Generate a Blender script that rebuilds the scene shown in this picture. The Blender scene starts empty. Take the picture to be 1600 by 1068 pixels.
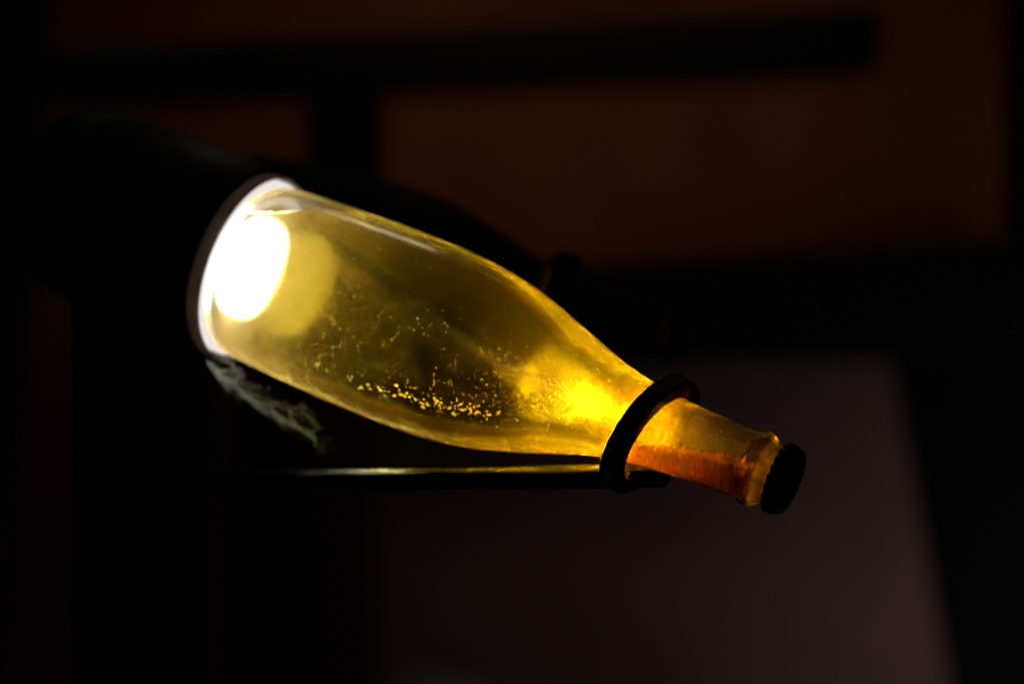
import bpy, bmesh, math, random
from mathutils import Vector, Matrix, noise
random.seed(7)
S = bpy.context.scene
C = bpy.data.collections.new("scene_objects"); S.collection.children.link(C)

# ------------------------------------------------------------------ camera
EYE = Vector((0.0, -1.0, 1.2))
cd = bpy.data.cameras.new("camera"); cam = bpy.data.objects.new("camera", cd); C.objects.link(cam)
cam.location = EYE; cam.rotation_euler = (math.radians(90), 0, 0)
cd.sensor_width = 36; cd.lens = 75; cd.clip_start = 0.01; cd.clip_end = 100
cd.dof.use_dof = True; cd.dof.focus_distance = 0.975; cd.dof.aperture_fstop = 2.8
S.camera = cam

# ------------------------------------------------------------------ world: a dark cellar, next to no ambient light
W = bpy.data.worlds.new("World"); S.world = W; W.use_nodes = True
bg = W.node_tree.nodes["Background"]; bg.inputs[0].default_value = (1.0, 0.75, 0.6, 1); bg.inputs[1].default_value = 0.0006

S.view_settings.view_transform = 'Standard'; S.view_settings.look = 'None'
S.view_settings.exposure = 0; S.view_settings.gamma = 1
cy = S.cycles
cy.max_bounces = 32; cy.transmission_bounces = 28; cy.glossy_bounces = 10; cy.diffuse_bounces = 4
cy.volume_step_rate = 2.0; cy.transparent_max_bounces = 16; cy.volume_bounces = 1
cy.caustics_reflective = True; cy.caustics_refractive = True; cy.blur_glossy = 0.0
cy.sample_clamp_indirect = 0.0
cy.use_denoising = True
cy.use_adaptive_sampling = True; cy.adaptive_threshold = 0.008


def area(name, loc, target, size, power, col):
    l = bpy.data.lights.new(name, 'AREA'); l.energy = power; l.size = size; l.color = col
    o = bpy.data.objects.new(name, l); C.objects.link(o); o.location = loc
    o.rotation_euler = (Vector(target) - Vector(loc)).to_track_quat('-Z', 'Y').to_euler()
    return o

# unseen fill lights, added: overhead for the bottle's streak, others for wall and board
WALL_Y = 2.15
area("overhead_fill", (0.02, 0.95, 2.55), (0.02, 0.93, 0.0), 0.22, 0.45, (1.0, 0.78, 0.58))
wash = area("wall_fill", (0.03, 1.15, 2.0), (0.03, WALL_Y, 1.42), 0.25, 0.15, (1.0, 0.68, 0.40)); wash.data.spread = math.radians(95)
area("board_fill", (1.02, 1.25, 0.72), (0.42, WALL_Y, 0.95), 0.25, 0.52, (1.0, 0.84, 0.80))

# ------------------------------------------------------------------ helpers
def put(o, parent=None):
    C.objects.link(o)
    if parent is not None: o.parent = parent
    return o

def mesh_obj(name, bm, mat, parent=None, smooth=True):
    me = bpy.data.meshes.new(name); bm.to_mesh(me); bm.free()
    if smooth:
        for p in me.polygons: p.use_smooth = True
    me.materials.append(mat)
    return put(bpy.data.objects.new(name, me), parent)

def tag(o, label=None, cat=None, group=None, kind=None):
    if label: o["label"] = label
    if cat: o["category"] = cat
    if group: o["group"] = group
    if kind: o["kind"] = kind
    return o

def thing(name, label, cat, mat4=None, group=None):
    o = bpy.data.objects.new(name, None); o.empty_display_size = 0.02; put(o)
    if mat4 is not None: o.matrix_world = mat4
    return tag(o, label, cat, group)

def at(px, py, depth):
    """world point seen at photo pixel (px,py) (1600x1068) at the given depth before the lens"""
    f = 1600 * 75 / 36
    return EYE + Vector(((px - 800) / f * depth, depth, -(py - 534) / f * depth))

def lathe(profile, n=96, close=True):
    """profile: (radius, z) list; radius 0 collapses to one point"""
    bm = bmesh.new(); rings = []
    for r, z in profile:
        if r < 1e-6: rings.append([bm.verts.new((0, 0, z))])
        else: rings.append([bm.verts.new((r * math.cos(2 * math.pi * i / n), r * math.sin(2 * math.pi * i / n), z)) for i in range(n)])
    for a, b in zip(rings, rings[1:]):
        for i in range(n):
            j = (i + 1) % n
            if len(a) == 1 and len(b) == 1: continue
            if len(a) == 1: bm.faces.new((a[0], b[j], b[i]))
            elif len(b) == 1: bm.faces.new((a[i], a[j], b[0]))
            else: bm.faces.new((a[i], a[j], b[j], b[i]))
    bmesh.ops.recalc_face_normals(bm, faces=bm.faces)
    return bm

def interp(pts, n):
    """Catmull-Rom through (s, r) points -> n samples (monotone in s)"""
    out = []
    P = [pts[0]] + list(pts) + [pts[-1]]
    segs = len(pts) - 1
    for k in range(n + 1):
        u = k / n * segs; i = min(int(u), segs - 1); t = u - i
        p0, p1, p2, p3 = P[i], P[i + 1], P[i + 2], P[i + 3]
        out.append(tuple(0.5 * ((2 * p1[d]) + (-p0[d] + p2[d]) * t + (2 * p0[d] - 5 * p1[d] + 4 * p2[d] - p3[d]) * t * t + (-p0[d] + 3 * p1[d] - 3 * p2[d] + p3[d]) * t ** 3) for d in (0, 1)))
    return out

def tube(bm, pts, rad, n=8, cap=True):
    prev = None; rings = []
    for i, p in enumerate(pts):
        d = (pts[min(i + 1, len(pts) - 1)] - pts[max(i - 1, 0)]).normalized()
        if prev is None:
            u = d.orthogonal().normalized()
        else:
            u = (prev - d * prev.dot(d)).normalized()
        prev = u; v = d.cross(u)
        r = rad[i] if isinstance(rad, (list, tuple)) else rad
        rings.append([bm.verts.new(p + (u * math.cos(2 * math.pi * k / n) + v * math.sin(2 * math.pi * k / n)) * r) for k in range(n)])
    for a, b in zip(rings, rings[1:]):
        for k in range(n): bm.faces.new((a[k], a[(k + 1) % n], b[(k + 1) % n], b[k]))
    if cap:
        bm.faces.new(list(reversed(rings[0]))); bm.faces.new(rings[-1])

def box_bm(lo, hi, bevel=0.0, seg=2):
    bm = bmesh.new(); bmesh.ops.create_cube(bm, size=1)
    lo, hi = Vector(lo), Vector(hi)
    for v in bm.verts: v.co = Vector(((lo[i] + hi[i]) / 2 + v.co[i] * (hi[i] - lo[i]) for i in range(3)))
    if bevel: bmesh.ops.bevel(bm, geom=list(bm.edges), offset=bevel, segments=seg, profile=0.5, affect='EDGES')
    return bm

# ------------------------------------------------------------------ materials
def mat(name):
    m = bpy.data.materials.new(name); m.use_nodes = True
    nt = m.node_tree; nt.nodes.clear()
    return m, nt, nt.nodes.new("ShaderNodeOutputMaterial")

def N(nt, t, **kw):
    n = nt.nodes.new("ShaderNode" + t)
    for k, v in kw.items():
        if k.startswith("in_"):
            key = k[3:].replace("_", " ")
            n.inputs[key].default_value = v
        else: setattr(n, k, v)
    return n

def surface(name, base, rough=0.5, metal=0.0, spec=0.5, var=0.25, scale=40, bump=0.0, bump_scale=200, base2=None, stretch=None):
    m, nt, out = mat(name)
    p = N(nt, "BsdfPrincipled"); p.inputs["Roughness"].default_value = rough; p.inputs["Metallic"].default_value = metal
    p.inputs["Specular IOR Level"].default_value = spec
    tc = N(nt, "TexCoord"); nz = N(nt, "TexNoise"); nz.inputs["Scale"].default_value = scale; nz.inputs["Detail"].default_value = 6
    src = tc.outputs["Object"]
    if stretch:
        mp = N(nt, "Mapping"); mp.inputs["Scale"].default_value = stretch; nt.links.new(src, mp.inputs[0]); src = mp.outputs[0]
    nt.links.new(src, nz.inputs["Vector"])
    rp = N(nt, "ValToRGB")
    b2 = base2 or tuple(c * (1 - var) for c in base)
    rp.color_ramp.elements[0].position = 0.35; rp.color_ramp.elements[0].color = (*b2, 1)
    rp.color_ramp.elements[1].position = 0.65; rp.color_ramp.elements[1].color = (*base, 1)
    nt.links.new(nz.outputs["Fac"], rp.inputs[0]); nt.links.new(rp.outputs[0], p.inputs["Base Color"])
    if bump:
        n2 = N(nt, "TexNoise"); n2.inputs["Scale"].default_value = bump_scale; n2.inputs["Detail"].default_value = 5
        nt.links.new(src, n2.inputs["Vector"])
        b = N(nt, "Bump"); b.inputs["Strength"].default_value = bump; b.inputs["Distance"].default_value = 0.002
        nt.links.new(n2.outputs["Fac"], b.inputs["Height"]); nt.links.new(b.outputs[0], p.inputs["Normal"])
    nt.links.new(p.outputs[0], out.inputs["Surface"])
    return m

M_wall = surface("brown_plaster", (0.36, 0.105, 0.028), 0.9, var=0.35, scale=3, bump=0.3, bump_scale=60)
M_panel = surface("grey_brown_board", (0.30, 0.185, 0.17), 0.8, var=0.2, scale=4, bump=0.2, bump_scale=50)
M_floor = surface("dark_floor", (0.05, 0.04, 0.035), 0.7, scale=6)
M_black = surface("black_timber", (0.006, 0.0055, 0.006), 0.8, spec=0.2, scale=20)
M_brown = surface("dark_brown_timber", (0.05, 0.016, 0.010), 0.85, spec=0.2, scale=20)
M_housing = surface("black_plastic", (0.008, 0.008, 0.009), 0.55, spec=0.3, scale=60)
M_steel = surface("black_steel", (0.10, 0.10, 0.10), 0.25, metal=1.0, spec=0.5, scale=150, bump=0.15, bump_scale=400)

def iron_mat():
    m, nt, out = mat("worn_iron")
    p = N(nt, "BsdfPrincipled"); p.inputs["Roughness"].default_value = 0.55
    tc = N(nt, "TexCoord")
    nz = N(nt, "TexNoise"); nz.inputs["Scale"].default_value = 420; nz.inputs["Detail"].default_value = 5
    rp = N(nt, "ValToRGB")
    e = rp.color_ramp.elements
    e[0].position = 0.3; e[0].color = (0.010, 0.007, 0.005, 1); e[1].position = 0.58; e[1].color = (0.09, 0.032, 0.012, 1)
    e2 = e.new(0.64); e2.color = (0.6, 0.42, 0.2, 1)
    b = N(nt, "Bump"); b.inputs["Strength"].default_value = 0.6; b.inputs["Distance"].default_value = 0.0012
    L = nt.links.new
    L(tc.outputs["Object"], nz.inputs["Vector"]); L(nz.outputs["Fac"], rp.inputs[0]); L(rp.outputs[0], p.inputs["Base Color"])
    L(nz.outputs["Fac"], b.inputs["Height"]); L(b.outputs[0], p.inputs["Normal"]); L(p.outputs[0], out.inputs[0])
    return m
M_iron = iron_mat()
M_rust = surface("dark_rust", (0.05, 0.016, 0.006), 0.9, spec=0.1, scale=150, bump=0.4)

def glass_mat():
    m, nt, out = mat("dusty_glow_glass")
    g = N(nt, "BsdfGlass"); g.inputs["IOR"].default_value = 1.5; g.inputs["Roughness"].default_value = 0.15
    tr = N(nt, "BsdfTranslucent"); tr.inputs["Color"].default_value = (0.98, 0.74, 0.28, 1)
    df = N(nt, "BsdfDiffuse"); df.inputs["Color"].default_value = (0.82, 0.66, 0.36, 1)
    add = N(nt, "MixShader"); add.inputs[0].default_value = 0.35
    tc = N(nt, "TexCoord")
    n1 = N(nt, "TexNoise"); n1.inputs["Scale"].default_value = 28; n1.inputs["Detail"].default_value = 4; n1.inputs["Distortion"].default_value = 0.6
    r1 = N(nt, "MapRange"); r1.inputs["From Min"].default_value = 0.42; r1.inputs["From Max"].default_value = 0.75
    r1.inputs["To Min"].default_value = 0.006; r1.inputs["To Max"].default_value = 0.075
    n2 = N(nt, "TexVoronoi"); n2.inputs["Scale"].default_value = 260
    r2 = N(nt, "MapRange"); r2.inputs["From Min"].default_value = 0.05; r2.inputs["From Max"].default_value = 0.12
    r2.inputs["To Min"].default_value = 0.15; r2.inputs["To Max"].default_value = 0.0
    n3 = N(nt, "TexNoise"); n3.inputs["Scale"].default_value = 55
    r3 = N(nt, "MapRange"); r3.inputs["From Min"].default_value = 0.52; r3.inputs["From Max"].default_value = 0.68
    mul = N(nt, "Math", operation='MULTIPLY'); sm = N(nt, "Math", operation='ADD', use_clamp=True)
    mix = N(nt, "MixShader")
    L = nt.links.new
    gn = N(nt, "TexNoise"); gn.inputs["Scale"].default_value = 900; gn.inputs["Detail"].default_value = 2; L(tc.outputs["Object"], gn.inputs["Vector"])
    gb = N(nt, "Bump"); gb.inputs["Strength"].default_value = 0.7; gb.inputs["Distance"].default_value = 0.003; L(gn.outputs["Fac"], gb.inputs["Height"])
    L(gb.outputs[0], tr.inputs["Normal"]); L(gb.outputs[0], df.inputs["Normal"])
    for n in (n1, n2, n3): L(tc.outputs["Object"], n.inputs["Vector"])
    L(n1.outputs["Fac"], r1.inputs["Value"]); L(n2.outputs["Distance"], r2.inputs["Value"]); L(n3.outputs["Fac"], r3.inputs["Value"])
    L(r2.outputs[0], mul.inputs[0]); L(r3.outputs[0], mul.inputs[1]); L(r1.outputs[0], sm.inputs[0]); L(mul.outputs[0], sm.inputs[1])
    L(tr.outputs[0], add.inputs[1]); L(df.outputs[0], add.inputs[2])
    sx = N(nt, "SeparateXYZ"); L(tc.outputs["Object"], sx.inputs[0])
    rz = N(nt, "MapRange"); rz.inputs["From Min"].default_value = 0.2835; rz.inputs["From Max"].default_value = 0.2860; rz.inputs["To Max"].default_value = 0.8; L(sx.outputs["Z"], rz.inputs["Value"])  # lip made milky, its bright refracted glow put into the surface
    mp = N(nt, "Mapping"); mp.inputs["Scale"].default_value = (1, 1, 0.35); mp.inputs["Rotation"].default_value = (0.5, 0.3, 0); L(tc.outputs["Object"], mp.inputs[0])
    n4 = N(nt, "TexNoise"); n4.inputs["Scale"].default_value = 230; n4.inputs["Detail"].default_value = 5; L(mp.outputs[0], n4.inputs["Vector"])
    r4 = N(nt, "MapRange"); r4.inputs["From Min"].default_value = 0.38; r4.inputs["From Max"].default_value = 0.72; L(n4.outputs["Fac"], r4.inputs["Value"])
    za = N(nt, "MapRange", interpolation_type='SMOOTHSTEP'); za.inputs["From Min"].default_value = 0.200; za.inputs["From Max"].default_value = 0.235; za.inputs["To Max"].default_value = 0.26; L(sx.outputs["Z"], za.inputs["Value"])  # streaky film painting the neck's glow, strongest near the ring
    zb = N(nt, "MapRange", interpolation_type='SMOOTHSTEP'); zb.inputs["From Min"].default_value = 0.236; zb.inputs["From Max"].default_value = 0.268; zb.inputs["To Min"].default_value = 1.0; zb.inputs["To Max"].default_value = 0.2; L(sx.outputs["Z"], zb.inputs["Value"])
    m4 = N(nt, "Math", operation='MULTIPLY'); L(za.outputs[0], m4.inputs[0]); L(zb.outputs[0], m4.inputs[1])
    m5 = N(nt, "Math", operation='MULTIPLY'); L(m4.outputs[0], m5.inputs[0]); L(r4.outputs[0], m5.inputs[1])
    rb = N(nt, "MapRange"); rb.inputs["From Min"].default_value = 0.06; rb.inputs["From Max"].default_value = 0.008; rb.inputs["To Max"].default_value = 0.22; L(sx.outputs["Z"], rb.inputs["Value"])  # milkiness added towards the base to paint in the lamp's glow
    sb = N(nt, "Math", operation='ADD'); L(m5.outputs[0], sb.inputs[0]); L(rb.outputs[0], sb.inputs[1])
    s1 = N(nt, "Math", operation='ADD'); rm = N(nt, "Math", operation="MULTIPLY_ADD"); rm.inputs[1].default_value = 0.35; rm.inputs[2].default_value = 0.65; L(r4.outputs[0], rm.inputs[0])
    rn = N(nt, "Math", operation="MULTIPLY"); L(rz.outputs[0], rn.inputs[0]); L(rm.outputs[0], rn.inputs[1]); L(rn.outputs[0], s1.inputs[0]); L(sb.outputs[0], s1.inputs[1])
    s2 = N(nt, "Math", operation='ADD', use_clamp=True); L(sm.outputs[0], s2.inputs[0]); L(s1.outputs[0], s2.inputs[1])
    rr = N(nt, "MapRange", interpolation_type='SMOOTHSTEP'); rr.inputs["From Min"].default_value = 0.20; rr.inputs["From Max"].default_value = 0.235
    rr.inputs["To Min"].default_value = 0.15; rr.inputs["To Max"].default_value = 0.03      # etched body, neck rubbed clear
    L(sx.outputs["Z"], rr.inputs["Value"]); L(rr.outputs[0], g.inputs["Roughness"])
    lw = N(nt, "LayerWeight"); lw.inputs["Blend"].default_value = 0.5
    pw = N(nt, "Math", operation='POWER'); pw.inputs[1].default_value = 3.5; L(lw.outputs["Facing"], pw.inputs[0])
    pm = N(nt, "Math", operation='MULTIPLY_ADD', use_clamp=True); pm.inputs[1].default_value = 0.6; L(pw.outputs[0], pm.inputs[0]); L(s2.outputs[0], pm.inputs[2])  # milkier at grazing angles, so the outline looks lit
    g0 = N(nt, "BsdfGlass"); g0.inputs["IOR"].default_value = 1.5; g0.inputs["Roughness"].default_value = 0.015
    gg = N(nt, "MixShader"); gg.inputs[0].default_value = 0.25; L(g.outputs[0], gg.inputs[1]); L(g0.outputs[0], gg.inputs[2])
    L(pm.outputs[0], mix.inputs[0]); L(gg.outputs[0], mix.inputs[1]); L(add.outputs[0], mix.inputs[2]); L(mix.outputs[0], out.inputs["Surface"])
    return m
M_glass = glass_mat()

def wine_mat():
    m, nt, out = mat("golden_wine")
    g = N(nt, "BsdfGlass"); g.inputs["IOR"].default_value = 1.34 / 1.5; g.inputs["Roughness"].default_value = 0.17
    tc = N(nt, "TexCoord"); nz = N(nt, "TexNoise"); nz.inputs["Scale"].default_value = 45; nz.inputs["Detail"].default_value = 1.5
    b = N(nt, "Bump"); b.inputs["Strength"].default_value = 0.5; b.inputs["Distance"].default_value = 0.0012
    nt.links.new(tc.outputs["Object"], nz.inputs["Vector"]); nt.links.new(nz.outputs["Fac"], b.inputs["Height"]); nt.links.new(b.outputs[0], g.inputs["Normal"])
    a = N(nt, "VolumeAbsorption"); a.inputs["Density"].default_value = 26; a.inputs["Color"].default_value = (0.99, 0.866, 0.0, 1)
    nt.links.new(g.outputs[0], out.inputs["Surface"]); sc = N(nt, "VolumeScatter"); sc.inputs["Density"].default_value = 0.4; sc.inputs["Anisotropy"].default_value = 0.2; sc.inputs["Color"].default_value = (1.0, 0.82, 0.3, 1)
    av = N(nt, "AddShader"); sx = N(nt, "SeparateXYZ"); nt.links.new(tc.outputs["Object"], sx.inputs[0])
    m1 = N(nt, "MapRange", interpolation_type='SMOOTHSTEP')            # wine clouded by the lees, scatter raised to put glow in the neck
    for k, v in (("From Min", 0.185), ("From Max", 0.24), ("To Min", 0.06), ("To Max", 11.0)): m1.inputs[k].default_value = v
    nt.links.new(sx.outputs["Z"], m1.inputs["Value"]); 
    m2 = N(nt, "MapRange", interpolation_type='SMOOTHSTEP')            # scatter added near the base as the lamp's glow
    for k, v in (("From Min", 0.02), ("From Max", 0.10), ("To Min", 0.42), ("To Max", 0.0)): m2.inputs[k].default_value = v
    nt.links.new(sx.outputs["Z"], m2.inputs["Value"])
    m3 = N(nt, "MapRange", interpolation_type='SMOOTHSTEP')            # clearer again above the settled lees
    for k, v in (("From Min", 0.232), ("From Max", 0.262), ("To Min", 1.0), ("To Max", 0.3)): m3.inputs[k].default_value = v
    nt.links.new(sx.outputs["Z"], m3.inputs["Value"])
    m4 = N(nt, "Math", operation='MULTIPLY'); nt.links.new(m1.outputs[0], m4.inputs[0]); nt.links.new(m3.outputs[0], m4.inputs[1]); m1 = m4
    ms = N(nt, "Math", operation='ADD'); nt.links.new(m1.outputs[0], ms.inputs[0]); nt.links.new(m2.outputs[0], ms.inputs[1])
    nt.links.new(ms.outputs[0], sc.inputs["Density"])
    nt.links.new(a.outputs[0], av.inputs[0]); nt.links.new(sc.outputs[0], av.inputs[1]); nt.links.new(av.outputs[0], out.inputs["Volume"])
    return m
M_wine = wine_mat()

def air_mat():
    m, nt, out = mat("air_under_glass")
    g = N(nt, "BsdfGlass"); g.inputs["IOR"].default_value = 1 / 1.5
    nt.links.new(g.outputs[0], out.inputs["Surface"]); return m
M_air = air_mat()

def emit_mat(name, col, k):
    m, nt, out = mat(name)
    e = N(nt, "Emission"); e.inputs[0].default_value = (*col, 1); e.inputs[1].default_value = k
    nt.links.new(e.outputs[0], out.inputs["Surface"]); return m
M_lamp = emit_mat("lit_diffuser", (1.0, 0.97, 0.93), 12)
M_led = emit_mat("led_light", (1.0, 0.97, 0.93), 310)

def powder(name, c1, c2, scale, stretch=None, transl=0.5, bump=0.8):
    m, nt, out = mat(name)
    d = N(nt, "BsdfDiffuse"); t = N(nt, "BsdfTranslucent"); mix = N(nt, "MixShader"); mix.inputs[0].default_value = transl
    tc = N(nt, "TexCoord"); nz = N(nt, "TexNoise"); nz.inputs["Scale"].default_value = scale; nz.inputs["Detail"].default_value = 7
    rp = N(nt, "ValToRGB"); rp.color_ramp.elements[0].position = 0.33; rp.color_ramp.elements[0].color = (*c1, 1)
    rp.color_ramp.elements[1].position = 0.62; rp.color_ramp.elements[1].color = (*c2, 1)
    b = N(nt, "Bump"); b.inputs["Strength"].default_value = bump; b.inputs["Distance"].default_value = 0.003
    L = nt.links.new
    src = tc.outputs["Object"]
    if stretch:
        mp = N(nt, "Mapping"); mp.inputs["Scale"].default_value = stretch; L(src, mp.inputs[0]); src = mp.outputs[0]
    L(src, nz.inputs["Vector"]); L(nz.outputs["Fac"], rp.inputs[0]); L(nz.outputs["Fac"], b.inputs["Height"])
    for n in (d, t): L(rp.outputs[0], n.inputs["Color"]); L(b.outputs[0], n.inputs["Normal"])
    L(d.outputs[0], mix.inputs[1]); L(t.outputs[0], mix.inputs[2]); L(mix.outputs[0], out.inputs[0])
    return m
def lees_mat():
    """orange yeast lees: fresh bright orange towards the shoulder, old brown ones packed against the cap"""
    m = powder("orange_lees", (0.86, 0.33, 0.045), (1.0, 0.66, 0.17), 900, (0.25, 0.25, 1.0), 0.42)
    nt = m.node_tree; ramp = next(n for n in nt.nodes if n.type == 'VALTORGB'); tc = next(n for n in nt.nodes if n.type == 'TEX_COORD')
    sx = N(nt, "SeparateXYZ"); nt.links.new(tc.outputs["Object"], sx.inputs[0])
    mr = N(nt, "MapRange", interpolation_type='SMOOTHSTEP'); mr.inputs["From Min"].default_value = 0.244; mr.inputs["From Max"].default_value = 0.276
    nt.links.new(sx.outputs["Z"], mr.inputs["Value"])
    mx = N(nt, "Mix", data_type='RGBA', blend_type='MULTIPLY'); mx.inputs[7].default_value = (0.85, 0.62, 0.45, 1)  # browner tint paints the light's loss towards the cap
    nt.links.new(mr.outputs[0], mx.inputs[0]); nt.links.new(ramp.outputs[0], mx.inputs[6])
    for n in nt.nodes:
        if n.type in ('BSDF_DIFFUSE', 'BSDF_TRANSLUCENT'): nt.links.new(mx.outputs[2], n.inputs["Color"])
    return m
M_lees = lees_mat()
M_grain = powder("lit_lees_grain", (1.0, 0.55, 0.10), (1.0, 0.72, 0.22), 900, None, 0.5)  # paler than the lees, their lit top edge put into the colour
M_crystal = powder("pale_crystal", (0.8, 0.75, 0.6), (0.95, 0.9, 0.8), 800, None, 0.5, 0.2)
M_wisp = powder("grey_wisp", (0.8, 0.8, 0.82), (0.9, 0.9, 0.92), 400, None, 0.5, 0.0)

def dark_glass():
    m, nt, out = mat("dark_bottle_glass")
    p = N(nt, "BsdfPrincipled"); p.inputs["Base Color"].default_value = (0.003, 0.003, 0.003, 1); p.inputs["Specular IOR Level"].default_value = 0.03
    tc = N(nt, "TexCoord"); nz = N(nt, "TexNoise"); nz.inputs["Scale"].default_value = 30
    r = N(nt, "MapRange"); r.inputs["To Min"].default_value = 0.45; r.inputs["To Max"].default_value = 0.7
    nt.links.new(tc.outputs["Object"], nz.inputs["Vector"]); nt.links.new(nz.outputs["Fac"], r.inputs["Value"]); nt.links.new(r.outputs[0], p.inputs["Roughness"])
    nt.links.new(p.outputs[0], out.inputs[0]); return m
M_dark = dark_glass()

# ------------------------------------------------------------------ the setting behind
fl = mesh_obj("floor", box_bm((-3, -1.6, -0.1), (3, 2.6, 0.0)), M_floor, None, False); tag(fl, kind="structure")
wl = mesh_obj("back_wall", box_bm((-3, WALL_Y, 0.0), (3, WALL_Y + 0.12, 3.2)), M_wall, None, False); tag(wl, kind="structure")

def beam(name, pxs, depth, thick, m, parent=None, bevel=0.02):
    """a straight slab whose front face has the four photo corners pxs at depth; thickness goes away from the camera"""
    bm = bmesh.new()
    f = [bm.verts.new(at(x, y, depth)) for x, y in pxs]
    b = [bm.verts.new(at(x, y, depth) + Vector((0, thick, 0))) for x, y in pxs]
    n = len(f)
    bm.faces.new(f); bm.faces.new(list(reversed(b)))
    for i in range(n): bm.faces.new((f[i], b[i], b[(i + 1) % n], f[(i + 1) % n]))
    bmesh.ops.recalc_face_normals(bm, faces=bm.faces)
    bmesh.ops.bevel(bm, geom=list(bm.edges), offset=bevel, segments=3, profile=0.5, affect='EDGES')
    return mesh_obj(name, bm, m, parent)

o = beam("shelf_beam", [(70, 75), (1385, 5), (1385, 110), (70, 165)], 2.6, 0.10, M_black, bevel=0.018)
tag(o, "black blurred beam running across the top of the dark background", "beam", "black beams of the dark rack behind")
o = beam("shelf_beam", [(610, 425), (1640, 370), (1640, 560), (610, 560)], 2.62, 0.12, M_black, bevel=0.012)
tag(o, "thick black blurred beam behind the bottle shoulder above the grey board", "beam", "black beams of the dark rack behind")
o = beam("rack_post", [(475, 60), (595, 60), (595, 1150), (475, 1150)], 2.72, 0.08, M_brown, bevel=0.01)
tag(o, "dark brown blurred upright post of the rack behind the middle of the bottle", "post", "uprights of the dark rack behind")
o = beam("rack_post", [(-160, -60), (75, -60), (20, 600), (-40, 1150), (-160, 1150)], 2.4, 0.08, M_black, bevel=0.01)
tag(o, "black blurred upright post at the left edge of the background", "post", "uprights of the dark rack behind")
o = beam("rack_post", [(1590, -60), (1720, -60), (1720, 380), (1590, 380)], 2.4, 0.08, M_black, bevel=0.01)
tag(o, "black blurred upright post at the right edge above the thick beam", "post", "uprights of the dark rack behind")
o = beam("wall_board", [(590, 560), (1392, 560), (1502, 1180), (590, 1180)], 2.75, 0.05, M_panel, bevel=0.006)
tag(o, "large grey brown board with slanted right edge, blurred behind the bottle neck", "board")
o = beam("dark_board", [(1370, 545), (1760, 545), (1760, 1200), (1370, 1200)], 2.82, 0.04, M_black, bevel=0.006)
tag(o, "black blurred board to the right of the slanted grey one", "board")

# ------------------------------------------------------------------ bottle frame of reference
BASE = EYE + Vector((-0.132, 1.08, 0.0376))
AX = Vector((0.865, -0.369, -0.339)).normalized()
def frame(origin, axis):
    z = axis.normalized(); x = Vector((0, 0, 1)); x = (x - z * x.dot(z)).normalized(); y = z.cross(x)
    return Matrix(((x.x, y.x, z.x, origin.x), (x.y, y.y, z.y, origin.y), (x.z, y.z, z.z, origin.z), (0, 0, 0, 1)))
FB = frame(BASE, AX)

# outer radius along the axis
PROF = [(0.004, 0.0432), (0.010, 0.0449), (0.030, 0.0460), (0.060, 0.0468), (0.090, 0.0471), (0.110, 0.0466), (0.130, 0.0446), (0.150, 0.0408),
        (0.170, 0.0347), (0.190, 0.0280), (0.205, 0.0232), (0.220, 0.0200), (0.235, 0.0180), (0.255, 0.0168), (0.276, 0.0160)]
body = interp(PROF, 110)
def punt(r, h, R): return h * (1 - (r / R) ** 2) if r < R else 0.0
dome = [(0.036 * k / 14, punt(0.036 * k / 14, 0.003, 0.036)) for k in range(15)]
heel = [(0.0385, -0.0008), (0.0408, 0.0008), (0.0424, 0.0026)]
finish = [(0.0160, 0.2775), (0.0163, 0.2785), (0.0172, 0.2792), (0.0176, 0.2802), (0.0177, 0.2830), (0.0174, 0.2845), (0.0166, 0.2858), (0.0150, 0.2872),
          (0.0143, 0.2888), (0.0142, 0.2910), (0.0146, 0.2935), (0.0144, 0.2955), (0.0130, 0.2965), (0.0, 0.2965)]
outer = dome + heel + [(r, s) for s, r in body] + finish

def build_bottle_glass(m, parent): return mesh_obj("glass", lathe(outer, 128), m, parent)

bottle = thing("lit_bottle", "glowing yellow bottle of golden wine lying tilted neck down in the iron ring", "bottle", FB)
glass = build_bottle_glass(M_glass, bottle)

# the liquid fills the cavity; a pocket of air floats at its top
WT = 0.0034
inner = [(0.038 * k / 14, 0.0056 + punt(0.038 * k / 14, 0.0170, 0.038)) for k in range(15)]
inner += [(0.0395, 0.0058), (0.0408, 0.0075)]
inner += [(r - WT - (0.0009 if s > 0.2 else 0) , s) for s, r in body if s > 0.0105] + [(0.0113, 0.281), (0.0110, 0.2940), (0.0, 0.2940)]
LEVEL = EYE.z + 0.0615
def cavity(above):
    bm = lathe(inner, 128)
    up = FB.to_3x3().transposed() @ Vector((0, 0, 1))
    p0 = Vector((0, 0, LEVEL - BASE.z + (0.00015 if above else -0.00015)))
    p0 = FB.to_3x3().transposed() @ p0
    r = bmesh.ops.bisect_plane(bm, geom=list(bm.verts) + list(bm.edges) + list(bm.faces), plane_co=p0, plane_no=up, clear_inner=above, clear_outer=not above)
    ed = [e for e in bm.edges if e.is_boundary]
    bmesh.ops.holes_fill(bm, edges=ed, sides=0)
    bmesh.ops.recalc_face_normals(bm, faces=bm.faces)
    return bm
def flat_caps(o):
    up = FB.to_3x3().transposed() @ Vector((0, 0, 1))
    for p in o.data.polygons:
        if abs(p.normal.dot(up)) > 0.9999 and len(p.vertices) > 6: p.use_smooth = False
    return o
wine = flat_caps(mesh_obj("wine", cavity(False), M_wine, bottle))
pocket = flat_caps(mesh_obj("air_pocket", cavity(True), M_air, bottle))

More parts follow.
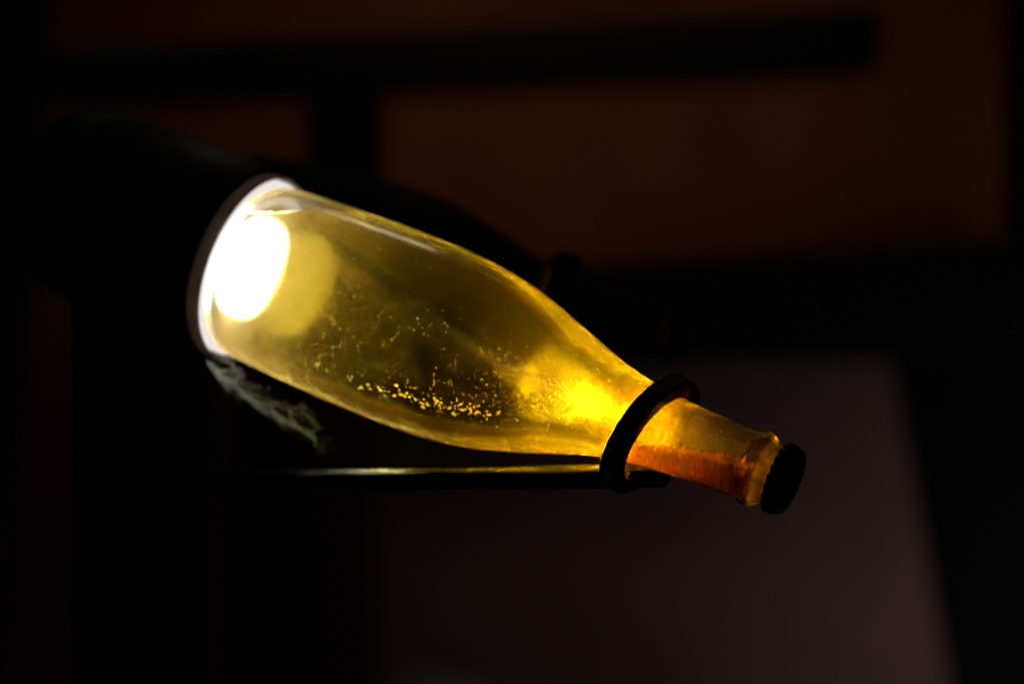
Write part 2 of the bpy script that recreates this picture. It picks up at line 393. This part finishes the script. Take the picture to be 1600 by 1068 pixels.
# lees settled along the lower side of the neck
def inner_r(s):
    for (r0, s0), (r1, s1) in zip(inner[17:], inner[18:]):
        if s0 <= s <= s1: return r0 + (r1 - r0) * (s - s0) / max(s1 - s0, 1e-9)
    return 0.011
def lees_height(s, R):
    h = R * (-0.55 + 0.58 * (s - 0.226) / 0.054)
    h += 0.0014 * noise.noise(Vector((s * 260, 0, 1))) + 0.0014 * noise.noise(Vector((s * 900, 0, 5))) + 0.0009 * noise.noise(Vector((s * 2600, 3, 5)))
    return max(min(h, 0.5 * R), -R * 0.985)
def lees():
    bm = bmesh.new(); rings = []; ns = 220; na = 26
    s0, s1 = 0.214, 0.2925
    for i in range(ns + 1):
        s = s0 + (s1 - s0) * i / ns
        R = inner_r(s) - 0.0006
        # chord height (local x is up); sinks into nothing at the tail
        h = lees_height(s, R)
        a = math.acos(max(-1, min(1, h / R)))            # half angle measured from +x (up) to the chord's ends
        ring = []
        for k in range(na + 1):                            # arc through the bottom
            th = a + (2 * math.pi - 2 * a) * k / na
            rr = R * (1 - 0.012 * abs(noise.noise(Vector((s * 1500, th * 2, 2)))) )
            ring.append(bm.verts.new((rr * math.cos(th), rr * math.sin(th), s)))
        for k in range(1, 12):                             # back over the rough top
            u = k / 12; th = 2 * math.pi - a
            y = R * math.sin(th) * (1 - 2 * u)
            z = h + 0.0011 * noise.noise(Vector((s * 700, y * 700, 9))) + 0.0005 * noise.noise(Vector((s * 2200, y * 2200, 4)))
            ring.append(bm.verts.new((z, y, s)))
        rings.append(ring)
    n = len(rings[0])
    for a, b in zip(rings, rings[1:]):
        for k in range(n): bm.faces.new((a[k], a[(k + 1) % n], b[(k + 1) % n], b[k]))
    bm.faces.new(rings[0]); bm.faces.new(list(reversed(rings[-1])))
    bmesh.ops.recalc_face_normals(bm, faces=bm.faces)
    return bm
sed = mesh_obj("sediment", lees(), M_lees, bottle); sed["label"] = "orange powdery lees settled along the bottom of the neck"

def grains():
    random.seed(11)
    """loose grains as the lit ragged top of the lees, most of them against the near glass"""
    bm = bmesh.new()
    for _ in range(1500):
        s = 0.222 + 0.068 * random.random(); R = inner_r(s) - 0.0007
        h = lees_height(s, inner_r(s) - 0.0006) + random.gauss(0.0001, 0.0003)
        ymax = math.sqrt(max(1e-8, R * R - h * h))
        y = -ymax * (1 - abs(random.gauss(0, 0.22))) if random.random() < 0.7 else random.uniform(-ymax, ymax)
        rad = random.uniform(0.00012, 0.00036)
        g = bmesh.ops.create_icosphere(bm, subdivisions=1, radius=rad)
        o = Vector((h, y * NEAR, s))
        for v in g['verts']: v.co = Vector((v.co.x * random.uniform(.6, 1.3), v.co.y * random.uniform(.6, 1.3), v.co.z * random.uniform(.6, 1.3))) + o
    return bm
_tw = FB.to_3x3().transposed() @ Vector((0, -1, 0)); NEAR = -1 if _tw.y > 0 else 1
gr = mesh_obj("lit_sediment_grain", grains(), M_grain, bottle); gr["kind"] = "stuff"; gr["label"] = "loose yellow grains added as the lit ragged top of the lees"

# crystals and specks on the inside of the near wall
def specks():
    random.seed(23)
    bm = bmesh.new()
    toward = FB.to_3x3().transposed() @ Vector((0, -1, 0)); th_cam = math.atan2(toward.y, toward.x)
    def put_speck(s, dth, size):
        th = th_cam + dth; r = inner_r(s) - size * 0.7
        c = Vector((r * math.cos(th), r * math.sin(th), s))
        g = bmesh.ops.create_icosphere(bm, subdivisions=1, radius=size)
        for v in g['verts']:
            v.co = Vector((v.co.x * random.uniform(.6, 1.2), v.co.y * random.uniform(.6, 1.2), v.co.z * random.uniform(.7, 1.6))) + c
    sgn = -1 if math.sin(th_cam) < 0 else 1
    # th grows from +x (up): the lower half of the near wall lies further from +x
    for _ in range(95):                                    # the band along the lower side
        u = random.random() ** 0.6
        s = 0.062 + 0.10 * u + random.gauss(0, 0.003)
        put_speck(s, sgn * (0.70 + 0.10 * (1 - u) + random.gauss(0, 0.06)), 0.0002 + 0.0007 * random.random() ** 2.5)
    for _ in range(55):
        s = random.gauss(0.148, 0.007)
        put_speck(s, sgn * (0.68 + random.gauss(0, 0.045)), random.uniform(0.00022, 0.00062))
    for _ in range(260):
        s = random.uniform(0.07, 0.22); put_speck(s, sgn * random.uniform(-0.8, 0.7), 0.00012 + 0.0003 * random.random() ** 3)
    for _ in range(160):
        s = random.gauss(0.197, 0.008); put_speck(s, sgn * random.gauss(0.1, 0.3), random.uniform(0.00008, 0.0002))
    for _ in range(70):
        s = random.uniform(0.23, 0.275); put_speck(s, sgn * random.uniform(-0.9, 0.2), random.uniform(0.00010, 0.00035))
    return bm
sp = mesh_obj("crystal_speck", specks(), M_crystal, bottle); sp["kind"] = "stuff"; sp["label"] = "pale tartrate crystals and specks clinging to the inside of the glass"

# crown cap with its crimped skirt
def crown():
    bm = bmesh.new(); n = 126; rings = []
    prof = [(0.0158, 0.2915, 1.0), (0.0164, 0.2921, 1.0), (0.0163, 0.2945, 0.7), (0.0160, 0.2970, 0.25), (0.0152, 0.2992, 0.0), (0.0138, 0.3002, 0.0), (0.0070, 0.3004, 0.0)]
    inn = [(0.0150, 0.2917, 1.0), (0.0150, 0.2960, 0.3)]
    for r, z, w in list(reversed(inn)) + prof:
        rings.append([bm.verts.new(((r + 0.0008 * w * math.cos(21 * 2 * math.pi * i / n)) * math.cos(2 * math.pi * i / n),
                                    (r + 0.0008 * w * math.cos(21 * 2 * math.pi * i / n)) * math.sin(2 * math.pi * i / n), z)) for i in range(n)])
    for a, b in zip(rings, rings[1:]):
        for i in range(n): bm.faces.new((a[i], a[(i + 1) % n], b[(i + 1) % n], b[i]))
    c = bm.verts.new((0, 0, 0.3004))
    for i in range(n): bm.faces.new((rings[-1][i], rings[-1][(i + 1) % n], c))
    bmesh.ops.recalc_face_normals(bm, faces=bm.faces)
    return bm
M_cap = surface("black_cap_enamel", (0.01, 0.01, 0.011), 0.4, spec=0.4, scale=300)
mesh_obj("crown_cap", crown(), M_cap, bottle)

# ------------------------------------------------------------------ lamp behind the bottle's base
lamp = thing("base_lamp", "black round lamp housing pressed against the bottle base and shining into it", "lamp", FB)
hp = [(0.0300, -0.004), (0.0478, -0.004), (0.0510, -0.004), (0.0516, -0.0046), (0.0516, -0.092), (0.0490, -0.0935), (0.0490, -0.0980),
      (0.0484, -0.108), (0.0465, -0.116), (0.0430, -0.122), (0.036, -0.126), (0.02, -0.128), (0.0, -0.128)]
mesh_obj("housing", lathe(hp, 96), M_housing, lamp)
mesh_obj("rim", lathe([(0.0472, -0.0037), (0.0474, 0.0020), (0.0478, 0.0028), (0.0483, 0.0028), (0.0487, 0.0020), (0.0488, -0.0037), (0.0472, -0.0037)], 96), powder("milky_rim_plastic", (0.20, 0.165, 0.145), (0.25, 0.21, 0.185), 90, None, 0.7, 0.0), lamp)
RL = 0.0168
RB = 0.0100                                              # bore in the diffuser's crown, the led sits at its bottom
dp = [(RB, 0.0094), (RB, 0.0190)] + [(RB + (RL - RB) * math.sin(math.pi / 2 * k / 10), 0.0050 + 0.0142 * math.cos(math.pi / 2 * k / 10)) for k in range(1, 11)]
dp += [(RL, -0.0045), (0.0, -0.0045), (0.0, 0.0084), (RB - 0.0004, 0.0084), (RB, 0.0094)]
mesh_obj("diffuser", lathe(dp, 72), M_lamp, lamp)
mesh_obj("led", lathe([(0.0, 0.0102), (0.0088, 0.0102), (RB - 0.0005, 0.0096), (RB - 0.0005, 0.0088), (0.0, 0.0088)], 48), M_led, lamp)
M_ring = emit_mat("dim_glow", (1.0, 0.94, 0.87), 0.85)
mesh_obj("glow_ring", lathe([(RL + 0.0006, -0.0032), (0.0452, -0.0026), (0.0456, 0.0015), (0.0463, 0.0015), (0.0463, -0.0036), (RL + 0.0006, -0.0038), (RL + 0.0006, -0.0032)], 72), M_ring, lamp)  # glowing ring added to whiten the heel around the lamp

# ------------------------------------------------------------------ post, arm, neck ring
post = mesh_obj("stand_post", box_bm(at(112, 1200, 1.17), at(318, 330, 1.17) + Vector((0, 0.06, 0)), 0.003), M_housing)
tag(post, "black square post at the left that carries the lamp and the arm", "post")

hold = thing("neck_holder", "black iron ring on a horizontal arm, clasping the glowing bottle neck", "bottle holder", Matrix.Translation(at(300, 752, 1.12)))
def local(bm, o):
    inv = o.matrix_world.inverted()
    for v in bm.verts: v.co = inv @ v.co
    return bm
def arm_bm(p0, p1, hw, hh, bev):
    bm = bmesh.new(); bmesh.ops.create_cube(bm, size=1)
    d = (p1 - p0); L = d.length; x = d.normalized(); z = Vector((0, 0, 1)); z = (z - x * z.dot(x)).normalized(); y = z.cross(x)
    bmesh.ops.bevel  # noqa
    for v in bm.verts:
        c = v.co.copy(); v.co = (p0 + p1) / 2 + x * c.x * L + y * c.y * hw * 2 + z * c.z * hh * 2
    bmesh.ops.bevel(bm, geom=list(bm.edges), offset=bev, segments=4, profile=0.5, affect='EDGES')
    return bm
mesh_obj("arm", local(arm_bm(at(290, 752, 1.135), at(1044, 742, 0.995), 0.006, 0.0058, 0.0042), hold), M_steel, hold)

def ring_bm(c, nrm, r_in, r_out, th, seed=0):
    F = frame(c, nrm); bm = bmesh.new(); n = 120; rings = []
    b = 0.0007
    prof = [(r_in + 0.0008, -th / 2), (r_out - b, -th / 2), (r_out, -th / 2 + b), (r_out, th / 2 - b * 1.6), (r_out - b * 1.6, th / 2), (r_in + 0.0008, th / 2), (r_in, th / 2 - 0.0008), (r_in, -th / 2 + 0.0008)]
    for i in range(n):
        a = 2 * math.pi * i / n
        rings.append([bm.verts.new(F @ Vector(((r + 0.00025 * noise.noise(Vector((math.cos(a) * 6, math.sin(a) * 6, z * 400 + seed)))) * math.cos(a),
                                               (r + 0.00025 * noise.noise(Vector((math.cos(a) * 6, math.sin(a) * 6, z * 400 + seed)))) * math.sin(a), z))) for r, z in prof])
    m = len(prof)
    for i in range(n):
        A, B = rings[i], rings[(i + 1) % n]
        for k in range(m): bm.faces.new((A[k], B[k], B[(k + 1) % m], A[(k + 1) % m]))
    bmesh.ops.recalc_face_normals(bm, faces=bm.faces)
    return bm
RC = at(1016, 678, 0.9965)
RN = Vector((0.806 * 0.9, -0.43, -0.592 * 0.9)).normalized()
mesh_obj("neck_ring", local(ring_bm(RC, RN, 0.0226, 0.0312, 0.0095), hold), M_iron, hold, False)

# ------------------------------------------------------------------ the dark bottle behind
B2 = at(440, 368, 1.30); A2 = at(905, 482, 1.22) - B2
F2 = frame(B2 - A2.normalized() * 0.035, A2)
b2 = thing("dark_bottle", "unlit dark bottle lying behind the glowing one, only its black outline showing", "bottle", F2)
build_bottle_glass(M_dark, b2)
mesh_obj("crown_cap", crown(), M_black, b2)
h2 = thing("neck_holder", "rusty dark iron ring on the neck of the unlit bottle behind", "bottle holder", Matrix.Translation(F2 @ Vector((0, 0, 0.2))))
n2 = A2.normalized()
mesh_obj("neck_ring", local(ring_bm(F2 @ Vector((0, 0, 0.222)), n2, 0.0212, 0.0300, 0.0095, 3), h2), M_rust, h2)
e2 = F2 @ Vector((0, 0, 0.222)) + Vector((0.02, 0, -0.032))
mesh_obj("arm", local(arm_bm(e2 + Vector((-0.24, 0.06, 0.0)), e2, 0.006, 0.0056, 0.0028), h2), M_steel, h2)

# ------------------------------------------------------------------ wisps of light under the base, built as strands
def light_wisp():
    random.seed(5)
    bm = bmesh.new()
    path = [(312, 548), (345, 585), (385, 612), (430, 640), (462, 660), (490, 682), (505, 702)]
    for q in range(28):                                     # broken strands: dense short ones on the ridge, sparse long ones above it
        ridge = q % 3 != 0
        u0 = random.uniform(0.05, 0.8); u1 = min(1, u0 + random.uniform(0.08, 0.22 if ridge else 0.35))
        off = random.gauss(-5, 2.5) if ridge else random.uniform(-2, 22); off2 = off + random.gauss(0, 4 if ridge else 9); dd = random.gauss(0, 0.006)
        wob = random.uniform(0, 6.3); hairs = random.choice((2, 4, 8)) if ridge else random.choice((1, 2, 3))
        for h in range(hairs):
            pts = []; ho = random.gauss(0, 1.6)
            for k in range(9):
                u = u0 + (u1 - u0) * k / 8; f = u * (len(path) - 1); i = min(int(f), len(path) - 2); t = f - i
                x = path[i][0] * (1 - t) + path[i + 1][0] * t; y = path[i][1] * (1 - t) + path[i + 1][1] * t
                o_ = off + (off2 - off) * k / 8 + ho + 2.5 * math.sin(wob + u * 30)
                pts.append(at(x + o_ * 0.55 + random.gauss(0, .7), y - o_ * 0.8 + random.gauss(0, .7), 1.07 + dd - 0.02 * u))
            w = random.uniform(0.00008, 0.0002) if ridge else random.uniform(0.00004, 0.0001)
            tube(bm, pts, [w * math.sin(math.pi * (k + .6) / 9.2) for k in range(9)], 4, False)
    for q in range(30):                                     # specks breaking up the wisps of light
        u = random.random(); f = u * (len(path) - 1); i = min(int(f), len(path) - 2); t = f - i
        x = path[i][0] * (1 - t) + path[i + 1][0] * t; y = path[i][1] * (1 - t) + path[i + 1][1] * t
        g = bmesh.ops.create_icosphere(bm, subdivisions=1, radius=random.uniform(0.00015, 0.0005), matrix=Matrix.Translation(at(x + random.gauss(4, 9), y + random.gauss(-3, 8), 1.075 - .03 * u)))
    for q in range(60):                                    # loose cross threads
        u = random.random(); f = u * (len(path) - 1); i = min(int(f), len(path) - 2); t = f - i
        x = path[i][0] * (1 - t) + path[i + 1][0] * t; y = path[i][1] * (1 - t) + path[i + 1][1] * t
        a = random.uniform(-0.6, 1.6); L = random.uniform(10, 45)
        x += random.gauss(0, 10); y += random.gauss(0, 10)
        pts = [at(x + math.cos(a) * L * (k / 4 - .3) + random.gauss(0, 1), y + math.sin(a) * L * (k / 4 - .3) + random.gauss(0, 1), 1.075 - 0.03 * u + random.gauss(0, .004)) for k in range(5)]
        tube(bm, pts, random.uniform(0.00004, 0.00009), 4, False)
    return bm
cw = mesh_obj("light_wisp", light_wisp(), M_wisp)
tag(cw, "pale strands shaped as the wisps of light below the lit bottle base", "light_wisp")

# pale round thing just rising into the frame at the bottom
jr = thing("glass_globe", "blurred grey rounded glass top peeping in at the bottom edge", "globe", Matrix.Translation(at(672, 1090, 2.2)))
M_globe = surface("grey_globe", (0.5, 0.5, 0.52), 0.4, scale=20)
gl = [(0.0, 0.028)] + [(0.055 * math.sin(math.pi * k / 24), 0.028 * math.cos(math.pi * k / 24)) for k in range(1, 20)] + [(0.02, -0.04), (0.02, -0.2), (0, -0.2)]
mesh_obj("globe", lathe(gl, 48), M_globe, jr)
